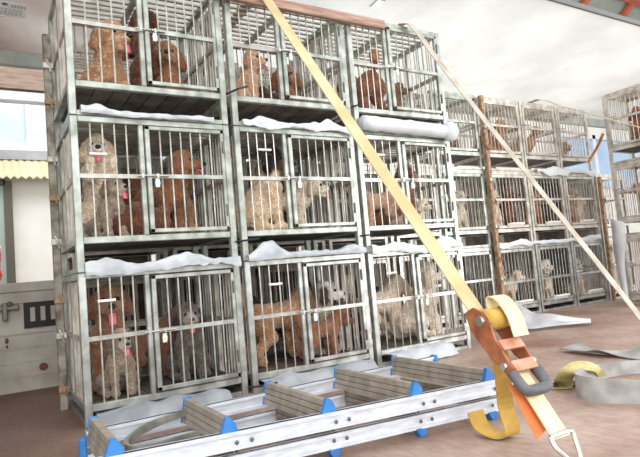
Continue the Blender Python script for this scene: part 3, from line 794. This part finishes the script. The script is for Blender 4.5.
tag(m_.build('webbing_loop', M['olive']), 'olive yellow webbing arching in a loop on the floor', 'strap')
m_ = MB()
ribbon(m_, [(1.80, -1.12, .008), (1.95, -1.22, .006), (2.1, -1.28, .006)], [(1.86, -1.06, .008), (2.02, -1.15, .006), (2.16, -1.22, .006)], .004, 5)
tag(m_.build('webbing_strip', M['rope']), 'dark flat strap end under the yellow webbing loop', 'strap')
# red and white cloth seen through the left window gap
m_ = MB()
for i in range(9): m_.ball((-.30+.05*nz(i*1.3, 2), 4.7, .9+i*.045), .07, 1, .7, 1)
tag(m_.build('hanging_cloth', M['red_cloth']), 'red and white bundle at the far left edge outside', 'cloth')

# ------------------------------------------------------------------ dogs
_ico = {}
def ico(sub=2):
    if sub not in _ico:
        bm = bmesh.new(); bmesh.ops.create_icosphere(bm, subdivisions=sub, radius=1)
        bm.verts.index_update()
        _ico[sub] = (np.array([v.co[:] for v in bm.verts]), np.array([[v.index for v in f.verts] for f in bm.faces])); bm.free()
    return _ico[sub]

def dog_spheres(pose):
    """list of (group, p, q, r0, r1, tint) tapered capsules; group 'h' moves with the head"""
    c = []
    def cap(p, q, r0, r1, tint='b', g='t'): c.append((g, Vector(p), Vector(q), r0, r1, tint))
    if pose == 'stand':
        cap((-.16, 0, .32), (.0, 0, .31), .10, .092); cap((0, 0, .31), (.14, 0, .32), .092, .112)
        cap((.16, 0, .36), (.225, 0, .455), .088, .068)
        for s in (-1, 1):
            cap((.13, .062*s, .27), (.115, .065*s, .17), .062, .046, 'l'); cap((.115, .065*s, .17), (.135, .065*s, .07), .046, .038, 'l'); cap((.135, .065*s, .06), (.155, .065*s, .03), .04, .036, 'p')
            cap((-.165, .062*s, .27), (-.105, .07*s, .185), .082, .056, 'l'); cap((-.105, .07*s, .185), (-.215, .067*s, .1), .05, .035, 'l'); cap((-.215, .067*s, .1), (-.195, .067*s, .05), .035, .036, 'l'); cap((-.195, .067*s, .04), (-.17, .067*s, .028), .038, .034, 'p')
        cap((-.245, 0, .38), (-.285, 0, .46), .026, .024); cap((-.285, 0, .46), (-.28, 0, .52), .04, .045)
        neck = Vector((.2, 0, .42)); head = Vector((.262, 0, .525))
    elif pose == 'sit':
        cap((-.13, 0, .115), (-.04, 0, .2), .115, .112); cap((-.04, 0, .2), (.055, 0, .31), .112, .108); cap((.06, 0, .34), (.09, 0, .43), .09, .068)
        for s in (-1, 1):
            cap((.075, .066*s, .28), (.10, .068*s, .16), .06, .045, 'l'); cap((.10, .068*s, .16), (.115, .068*s, .06), .045, .038, 'l'); cap((.115, .068*s, .04), (.145, .068*s, .03), .038, .035, 'p')
            cap((-.12, .085*s, .125), (.0, .115*s, .13), .085, .062, 'l'); cap((.0, .115*s, .12), (-.03, .115*s, .05), .05, .04, 'l'); cap((-.03, .115*s, .035), (.07, .118*s, .032), .036, .034, 'p')
        cap((-.22, 0, .08), (-.26, .03, .1), .03, .04)
        neck = Vector((.075, 0, .40)); head = Vector((.11, 0, .50))
    elif pose == 'upright':
        cap((-.03, 0, .27), (.02, 0, .38), .10, .095); cap((.02, 0, .38), (.06, 0, .50), .095, .105); cap((.06, 0, .53), (.07, 0, .60), .088, .068)
        for s in (-1, 1):
            cap((.08, .07*s, .5), (.17, .075*s, .44), .055, .044, 'l'); cap((.17, .075*s, .44), (.23, .075*s, .52), .042, .036, 'l'); cap((.23, .075*s, .53), (.245, .075*s, .55), .036, .034, 'p')
            cap((-.03, .065*s, .24), (.05, .075*s, .17), .08, .056, 'l'); cap((.05, .075*s, .17), (-.07, .07*s, .1), .05, .036, 'l'); cap((-.07, .07*s, .09), (-.01, .07*s, .03), .036, .036, 'p')
        cap((-.12, 0, .24), (-.17, 0, .30), .028, .042)
        neck = Vector((.065, 0, .58)); head = Vector((.085, 0, .67))
    else:  # lie
        cap((-.2, 0, .12), (.0, 0, .13), .115, .11); cap((0, 0, .13), (.13, 0, .14), .11, .11); cap((.15, 0, .17), (.2, 0, .23), .088, .068)
        for s in (-1, 1):
            cap((.13, .08*s, .11), (.10, .09*s, .05), .06, .045, 'l'); cap((.10, .09*s, .045), (.24, .08*s, .038), .042, .036, 'l'); cap((.25, .08*s, .036), (.275, .08*s, .034), .038, .034, 'p')
            cap((-.2, .09*s, .11), (-.1, .13*s, .1), .09, .062, 'l'); cap((-.1, .13*s, .07), (-.16, .13*s, .04), .05, .038, 'l'); cap((-.16, .13*s, .038), (-.04, .135*s, .035), .036, .033, 'p')
        cap((-.29, 0, .14), (-.32, .03, .18), .03, .036)
        neck = Vector((.18, 0, .2)); head = Vector((.235, 0, .29))
    h = head
    cap(h, h+Vector((-.012, 0, .03)), .08, .078, 'h', 'h')
    cap(h+Vector((-.02, 0, .055)), h+Vector((.02, 0, .055)), .055, .055, 'k', 'h')
    cap(h+Vector((.05, 0, -.018)), h+Vector((.115, 0, -.028)), .048, .036, 'm', 'h')
    for s in (-1, 1):
        cap(h+Vector((-.015, .075*s, .02)), h+Vector((-.02, .1*s, -.06)), .034, .04, 'e', 'h')
        cap(h+Vector((.055, .03*s, -.035)), h+Vector((.08, .03*s, -.04)), .034, .03, 'm', 'h')
    return c, neck, h

def make_dog(label, loc, yaw, pose, scale, cols, hyaw=0, hpitch=0, mouth=True, drop=0.0, vox=.0105, seed=0, group='dogs in the front stack', shorn=False):
    caps, neck, head = dog_spheres(pose)
    Rh = Matrix.Rotation(R(hyaw), 3, 'Z') @ Matrix.Rotation(R(-hpitch), 3, 'Y')
    dv = Vector((drop*.35, 0, -drop))
    jaw = None
    def hx(p): return neck + Rh @ (p-neck) + dv
    if mouth:
        caps.append(('h', head+Vector((.045, 0, -.062)), head+Vector((.095, 0, -.085)), .03, .022, 'm'))
    iv, ifc = ico(2)
    V, F = [], []; n = 0; src = []
    for g, p, q, r0, r1, tint in caps:
        if g == 'h': p, q = hx(p), hx(q)
        steps = max(2, int((q-p).length/(min(r0, r1)*.45))+1)
        for i in range(steps+1):
            t = i/steps; c_ = p.lerp(q, t); r_ = r0+(r1-r0)*t
            V.append(iv*r_+np.array(c_[:])); F.append(ifc+n); n += len(iv)
        src.append((np.array(p[:]), np.array(q[:]), r0, r1, tint))
    # bridge a lowered neck
    if drop:
        a, b2 = neck+Vector((-.03, 0, -.04)), hx(head)
        for i in range(7):
            t = i/6; V.append(iv*(.085-.015*t)+np.array(a.lerp(b2, t)[:])); F.append(ifc+n); n += len(iv)
    V = np.vstack(V); F = np.vstack(F)
    me = bpy.data.meshes.new('tmp'); me.from_pydata(V.tolist(), [], F.tolist())
    o = bpy.data.objects.new('tmp', me); col.objects.link(o)
    md = o.modifiers.new('r', 'REMESH'); md.mode = 'VOXEL'; md.voxel_size = vox
    sm = o.modifiers.new('s', 'SMOOTH'); sm.factor = .5; sm.iterations = 4
    dg = bpy.context.evaluated_depsgraph_get(); ev = o.evaluated_get(dg)
    body = bpy.data.meshes.new_from_object(ev, depsgraph=dg)
    bpy.data.objects.remove(o); bpy.data.meshes.remove(me)
    nvt = len(body.vertices); co = np.empty(nvt*3, np.float32); no = np.empty(nvt*3, np.float32)
    body.vertices.foreach_get('co', co); body.vertex_normals.foreach_get('vector', no)
    co = co.reshape(-1, 3); no = no.reshape(-1, 3)
    # tint by the nearest capsule
    best = np.full(nvt, 9.); idx = np.zeros(nvt, int); tints = []
    for k_, (p, q, r0, r1, tint) in enumerate(src):
        d = q-p; L2 = max(1e-9, d@d); t = np.clip(((co-p)@d)/L2, 0, 1)
        dist = np.linalg.norm(co-(p+t[:, None]*d), axis=1)-(r0+(r1-r0)*t)
        w = dist < best; best[w] = dist[w]; idx[w] = k_; tints.append(tint)
    base = cols
    def cc(t): return np.array(lin(base.get(t, base['b']) if t in base else base['b']))
    table = {'b': cc('b'), 'l': cc('l'), 'p': cc('p') if 'p' in base else cc('l'), 'h': cc('h'), 'k': cc('k') if 'k' in base else cc('h'),
             'm': cc('m') if 'm' in base else cc('h'), 'e': cc('e') if 'e' in base else cc('h')}
    colr = np.array([table[tints[i]] for i in idx])
    fl = [noise.noise(Vector((float(x)*42+seed, float(y)*42, float(z)*42))) for x, y, z in co]
    lo_ = np.array([noise.noise(Vector((float(x)*16, float(y)*16+seed, float(z)*16))) for x, y, z in co]); fl = np.array(fl)
    amp = .35 if shorn else 1.0
    # keep the face a little smoother
    hc = np.array(hx(head)[:]); fwd = np.array((Rh@Vector((1, 0, 0)))[:])
    face = np.clip(1.4-np.linalg.norm(co-(hc+fwd*.09), axis=1)/.06, 0, 1)
    co2 = co + no*((.0085*fl+.009*lo_)*amp*(1-.7*face))[:, None]
    body.vertices.foreach_set('co', co2.reshape(-1).astype(np.float32))
    colr[:, :3] *= (1+.22*lo_+.25*fl)[:, None]
    colr = np.clip(colr, 0, 1)
    # soften tint borders over the mesh edges
    ed = np.empty(len(body.edges)*2, np.int32); body.edges.foreach_get('vertices', ed); ed = ed.reshape(-1, 2)
    for _ in range(3):
        acc = colr.copy(); cnt = np.ones(nvt)
        np.add.at(acc, ed[:, 0], colr[ed[:, 1]]); np.add.at(acc, ed[:, 1], colr[ed[:, 0]]); np.add.at(cnt, ed[:, 0], 1); np.add.at(cnt, ed[:, 1], 1)
        colr = acc/cnt[:, None]
    at = body.color_attributes.new('fur', 'FLOAT_COLOR', 'POINT')
    at.data.foreach_set('color', colr.reshape(-1).astype(np.float32))
    body.materials.clear(); body.materials.append(M['fur'])
    body.polygons.foreach_set('use_smooth', [True]*len(body.polygons))
    body.name = 'poodle_body'; body.update()
    # keep the animal inside its cage: shift, and shrink a little if it is still too long
    x, y, z = loc
    lims = [(X+.034, X+WC-.034, .022, .70) for X in XC]+[(X+.03, X+S2W-.03, 1.022, 1.45) for X in S2X]+[(3.46, 4.02, 1.0, 1.45), (5.655, 6.1, .03, .53)]
    lx0, lx1, ly0, ly1 = min(lims, key=lambda q: abs(x-(q[0]+q[1])/2)/(q[1]-q[0])+abs(y-(q[2]+q[3])/2)/(q[3]-q[2]))
    ca, sa = math.cos(R(yaw)), math.sin(R(yaw))
    wx = co2[:, 0]*ca-co2[:, 1]*sa; wy = co2[:, 0]*sa+co2[:, 1]*ca
    scale = min(scale, (lx1-lx0)/(wx.max()-wx.min()), (ly1-ly0)/(wy.max()-wy.min()), .613/co2[:, 2].max())
    x = min(max(x, lx0-wx.min()*scale), lx1-wx.max()*scale); y = min(max(y, ly0-wy.min()*scale), ly1-wy.max()*scale)
    z -= min(0, co2[:, 2].min()+.004)*scale
    t = thing('poodle', label, 'dog', (x, y, z), R(yaw), group); t.scale = (scale,)*3
    link('body', body, t)
    # face pieces seated on the surface
    def surf(direction, off=0.):
        d = np.array((Rh@Vector(direction).normalized())[:]); rel = co2-hc
        along = rel@d; perp = np.linalg.norm(rel-along[:, None]*d, axis=1)
        ok = (perp < .013) & (along > 0)
        a = along[ok].max() if ok.any() else .08
        return Vector((hc+d*(a+off)).tolist())
    for s in (-1, 1):
        p = surf((.80, .42*s, .16), -.004); MB().ball(p, .0125, nu=10, nv=6).build('eye', M['eye'], t, True)
    p = surf((1, 0, -.16), -.004); m_ = MB(); m_.ball(p, .019, 1, 1.1, .85, 10, 6); m_.build('nose', M['nose'], t, True)
    if mouth:
        a = hx(head+Vector((.085, 0, -.058))); b2 = hx(head+Vector((.128, 0, -.078))); c2 = hx(head+Vector((.136, 0, -.125)))
        side = (Rh@Vector((0, 1, 0)))*.019
        pts = [a, b2, c2]; m_ = MB(); ribbon(m_, [q-side for q in pts], [q+side for q in pts], .01, 5); m_.build('tongue', M['tongue'], t, True)
        m_ = MB().ball(hx(head+Vector((.088, 0, -.058))), .02, 1.2, 1.25, .6, 10, 6); m_.build('mouth', M['nose'], t, True)
    return t

RED = dict(b='#98694c', l='#92634a', h='#a07354', m='#94674a', e='#845640')
DRED = dict(b='#6f4634', l='#6a4230', h='#754d3a', e='#5e3a2a')
APR = dict(b='#ac8666', l='#a67f5e', h='#ae8868', m='#bb9a7c', e='#987254')
CREAM = dict(b='#e2d3be', l='#decdb6', h='#e4d6c2', m='#ecdfcd', e='#d2bca0')
PALE = dict(b='#e8dccb', l='#e4d6c2', h='#ebe0d0', m='#f0e7da', e='#dac8ae')
GREY = dict(b='#968675', l='#8f7f6e', h='#a39383', m='#bcafa1', e='#726456')
DGREY = dict(b='#6b6259', l='#655c53', h='#7d736a', m='#b0a69b', e='#3a342f', k='#5d554e')
BLKCR = dict(b='#dcc5a8', l='#d8bfa0', h='#1c1614', m='#5f4a3d', e='#140f0e', k='#191312')
DARK = dict(b='#4a342a', l='#463127', h='#503a30', e='#3c2a21')
WHG = dict(b='#b0a292', l='#a89988', h='#e4ddd3', m='#f2ede5', e='#4d413a', k='#beb4a8')
TAN = dict(b='#cda88c', l='#c9a286', h='#cfa98c', m='#d9b9a0', e='#b58c70')
BROWN = dict(b='#8a6650', l='#846049', h='#906c55', m='#8d6a54', e='#745340')
FB, FM, FT = .094, .916, 1.724
D = [
 # label, loc, yaw, pose, scale, colours, head yaw, head pitch, mouth, drop
 ('apricot brown poodle lying at the left of the leftmost top-row cage', (.235, .36, FT), -92, 'lie', .95, APR, 32, 0, True, -.05),
 ('dark red poodle standing upright at the divider of the leftmost top-row cage', (.475, .25, FT), 92, 'upright', .84, DRED, -50, 0, False, 0),
 ('red poodle lying face-on at the right of the leftmost top-row cage', (.73, .36, FT), -105, 'lie', .88, RED, 0, 0, False, 0),
 ('cream poodle standing upright, panting, top left of the leftmost middle-row cage', (.17, .33, FM), -92, 'upright', .88, CREAM, -5, 0, True, 0),
 ('grey tan poodle sitting low below the upright cream poodle', (.20, .20, FM), -75, 'sit', .62, GREY, 10, 0, True, .04),
 ('dark red-brown poodle curled with its back to the camera beside the grey tan poodle', (.36, .42, FM), 84, 'lie', .9, DRED, 0, 0, False, 0),
 ('reddish brown poodle standing and smiling in the leftmost middle-row cage', (.53, .38, FM), -68, 'stand', .82, RED, 36, 5, True, 0),
 ('apricot poodle at the far right inside the leftmost middle-row cage', (.74, .56, FM), -100, 'sit', .74, APR, 0, 0, False, 0),
 ('red-brown poodle sitting tall at the back of the bottom left cage', (.17, .42, FB), -95, 'sit', .98, BROWN, 0, 0, True, 0),
 ('small grey curly poodle with its pink tongue out, bottom left cage front', (.20, .19, FB), -85, 'sit', .60, GREY, 5, 0, True, .02),
 ('brown poodle standing across the middle of the bottom left cage', (.42, .46, FB), 15, 'stand', .74, BROWN, -40, -10, False, .05),
 ('dark grey poodle panting at the right of the bottom left cage', (.62, .30, FB), -95, 'sit', .74, DGREY, -5, 0, True, 0),
 ('cream apricot poodle sitting at the left of the top-row cage below the timber', (1.06, .30, FT), -25, 'sit', .70, TAN, -25, 0, True, 0),
 ('dark brown poodle lying with its back turned in the top-row cage below the timber', (1.27, .42, FT), 75, 'lie', .74, DARK, 0, 0, False, 0),
 ('red-brown poodle lying face-on behind the yellow strap in the top row', (1.52, .40, FT), -120, 'lie', .84, RED, 10, 0, False, 0),
 ('cream-bodied poodle with a black head in the second middle-row cage', (1.07, .28, FM), -25, 'sit', .93, BLKCR, -15, 0, True, 0),
 ('cream poodle standing with its mouth open in the second middle-row cage', (1.36, .32, FM), -30, 'stand', .70, CREAM, -20, 0, True, .10),
 ('apricot poodle standing with its rump to the left in the bottom middle cage', (1.12, .30, FB), 4, 'stand', .93, APR, 60, -10, False, .16),
 ('white-faced grey poodle looking right in the bottom middle cage', (1.60, .34, FB), -42, 'sit', .82, WHG, 5, 0, False, 0),
 ('red-brown poodle with lowered head at the right front of the bottom middle cage', (1.50, .15, FB), -4, 'stand', .58, RED, 0, -10, False, .10),
 ('dark brown poodle standing at the back of the bottom middle cage', (1.32, .55, FB), 175, 'stand', .92, DARK, 0, 0, False, 0),
 ('red-brown poodle with raised tail facing away in the top right cage', (2.09, .32, FT), 78, 'stand', .86, RED, 0, 0, False, .06),
 ('small brown poodle peeking from the right of the one with raised tail', (2.43, .40, FT), -60, 'sit', .60, BROWN, 0, 0, False, 0),
 ('closely shorn pinkish tan poodle in the middle-row cage under the plastic roll', (2.12, .32, FM), 172, 'stand', .70, TAN, 0, 0, False, .05),
 ('brown poodle looking right in the middle-row cage under the plastic roll', (2.43, .36, FM), -15, 'sit', .86, RED, 15, 0, False, 0),
 ('cream poodle lying low in the middle-row cage under the plastic roll', (2.33, .17, FM), -70, 'lie', .50, CREAM, 0, 0, False, 0),
 ('cream poodle standing side-on in the bottom right cage', (2.06, .40, FB), 6, 'stand', .92, CREAM, 50, 0, False, .1),
 ('pale cream poodle sitting at the right of the bottom right cage', (2.42, .26, FB), -35, 'sit', .92, PALE, 0, 5, False, 0),
 ('dark brown poodle at the back left of the bottom right cage', (1.93, .60, FB), -80, 'sit', .84, DARK, 0, 0, False, 0),
]
for i, d in enumerate(D):
    make_dog(*d[:9], drop=d[9], seed=i*3.7, shorn=('shorn' in d[0]))
D2 = [
 ('brown poodle in the top left cage of the second stack', (4.35, 1.22, FT), -80, 'sit', .66, BROWN, 0, 0, False, 0),
 ('apricot poodle in the top centre cage of the second stack', (5.05, 1.22, FT), -60, 'stand', .62, APR, 0, 0, False, 0),
 ('cream poodle in the middle-row left cage of the second stack', (4.36, 1.22, FM), -100, 'sit', .74, CREAM, 0, 0, False, 0),
 ('brown poodle in the middle-row centre cage of the second stack', (5.08, 1.24, FM), -110, 'sit', .74, RED, 0, 0, False, 0),
 ('tan poodle in the middle-row right cage of the second stack', (5.70, 1.24, FM), -100, 'sit', .78, APR, 0, 0, False, 0),
 ('cream poodle with a lowered head in the bottom left cage of the second stack', (4.42, 1.20, FB), -10, 'stand', .66, CREAM, -30, 0, True, .05),
 ('white poodle sitting in the bottom centre cage of the second stack', (5.08, 1.24, FB), -90, 'sit', .84, PALE, 0, 0, False, 0),
 ('pale tan poodle in the bottom right cage of the second stack', (5.70, 1.24, FB), -100, 'sit', .72, CREAM, 0, 0, False, 0),
 ('apricot poodle beside the brown one in the top left cage of the second stack', (4.58, 1.3, FT), -70, 'sit', .74, APR, 0, 0, False, 0),
 ('apricot poodle lying in the top right cage of the second stack', (5.70, 1.24, FT), -100, 'lie', .8, APR, 0, 0, False, 0),
 ('dark red poodle behind the cream one in the middle-row left cage of the second stack', (4.58, 1.3, FM), -80, 'sit', .86, DRED, 0, 0, False, 0),
 ('tan poodle at the left of the middle-row centre cage of the second stack', (4.93, 1.2, FM), -80, 'sit', .66, APR, 0, 0, False, 0),
 ('cream poodle lying in the middle-row right cage of the second stack', (5.85, 1.2, FM), -80, 'sit', .62, CREAM, 0, 0, False, 0),
 ('brown poodle at the front of the bottom centre cage of the second stack', (4.95, 1.18, FB), -70, 'sit', .6, BROWN, 0, 0, False, 0),
 ('brown poodle behind the cream one in the bottom left cage of the second stack', (4.30, 1.3, FB), -90, 'sit', .8, APR, 0, 0, False, 0),
]
for i, d in enumerate(D2):
    make_dog(*d[:9], drop=d[9], seed=50+i*3.1, vox=.015, group='dogs in the second stack')
D3 = [
 ('brown poodle in the top cage beside the rusty stake', (3.85, 1.22, FT), -90, 'sit', .62, BROWN, 0, 0, False, 0),
 ('cream poodle in the middle cage beside the rusty stake', (3.85, 1.24, FM), -90, 'sit', .74, CREAM, 0, 0, False, 0),
 ('reddish poodle in the top cage of the right-hand stack', (5.88, .30, FT), -170, 'sit', .72, RED, 0, 0, False, 0),
 ('shorn pinkish poodle in the middle cage of the right-hand stack', (5.9, .26, FM), 95, 'stand', .66, TAN, 0, 0, False, 0),
 ('pale poodle in the bottom cage of the right-hand stack', (5.9, .26, FB), -150, 'sit', .7, CREAM, 0, 0, False, 0),
]
for i, d in enumerate(D3):
    make_dog(*d[:9], drop=d[9], seed=90+i*3.1, vox=.016, group='dogs outside the two main stacks')

# ------------------------------------------------------------------ light
w = bpy.data.worlds.new('overcast'); scene.world = w; w.use_nodes = True
bg = w.node_tree.nodes['Background']; bg.inputs['Color'].default_value = (.93, .96, 1, 1); bg.inputs['Strength'].default_value = 1.6
def area(name, loc, target, size, power, colr=(1, 1, 1)):
    l = bpy.data.lights.new(name, 'AREA'); l.energy = power; l.size = size; l.color = colr
    o = bpy.data.objects.new(name, l); col.objects.link(o); o.location = loc
    o.rotation_euler = (Vector(target)-Vector(loc)).to_track_quat('-Z', 'Y').to_euler()
    return o
area('daylight_opening', (7.5, -5.5, 1.6), (4.2, .8, 1.9), 3.5, 330)
area('daylight_front', (-1.6, -6.2, 2.6), (1.2, .2, 1.3), 4.0, 230)
area('ceiling_fill_right', (5.2, 1.2, 6.2), (4.8, 1.1, 2.7), 3.5, 150)  # fill added above the ceiling panel to brighten it towards the right
area('ceiling_fill_left', (-.4, 1.0, 4.6), (-.3, 1.0, 2.7), 2.0, 60)  # fill added over the left end of the ceiling panel
area('outside_wall_fill', (1.5, 3.5, 4.6), (.8, 5, 1.4), 2.5, 75)  # fill added to whiten the outside wall
area('daylight_back', (5, 4.2, 1.9), (4.5, .6, 2.4), 2.5, 120)

# ------------------------------------------------------------------ camera
cam = bpy.data.cameras.new('camera'); cam.sensor_fit = 'HORIZONTAL'; cam.sensor_width = 36
cam.lens = 549.667/640*36
co_ = bpy.data.objects.new('camera', cam); col.objects.link(co_)
r = Vector((0.85330072, -0.51430187, -0.08585732)); up = Vector((0.03430517, -0.10893009, 0.99345729)); f = Vector((0.52028938, 0.85066317, 0.07530691))
m4 = Matrix((r, up, -f)).transposed().to_4x4(); m4.translation = (-.38267556, -2.93621185, .66090699)
co_.matrix_world = m4
cam.clip_start = .02; cam.clip_end = 200
scene.camera = co_
scene.view_settings.view_transform = 'Standard'
scene.view_settings.look = 'None'
scene.view_settings.exposure = 0
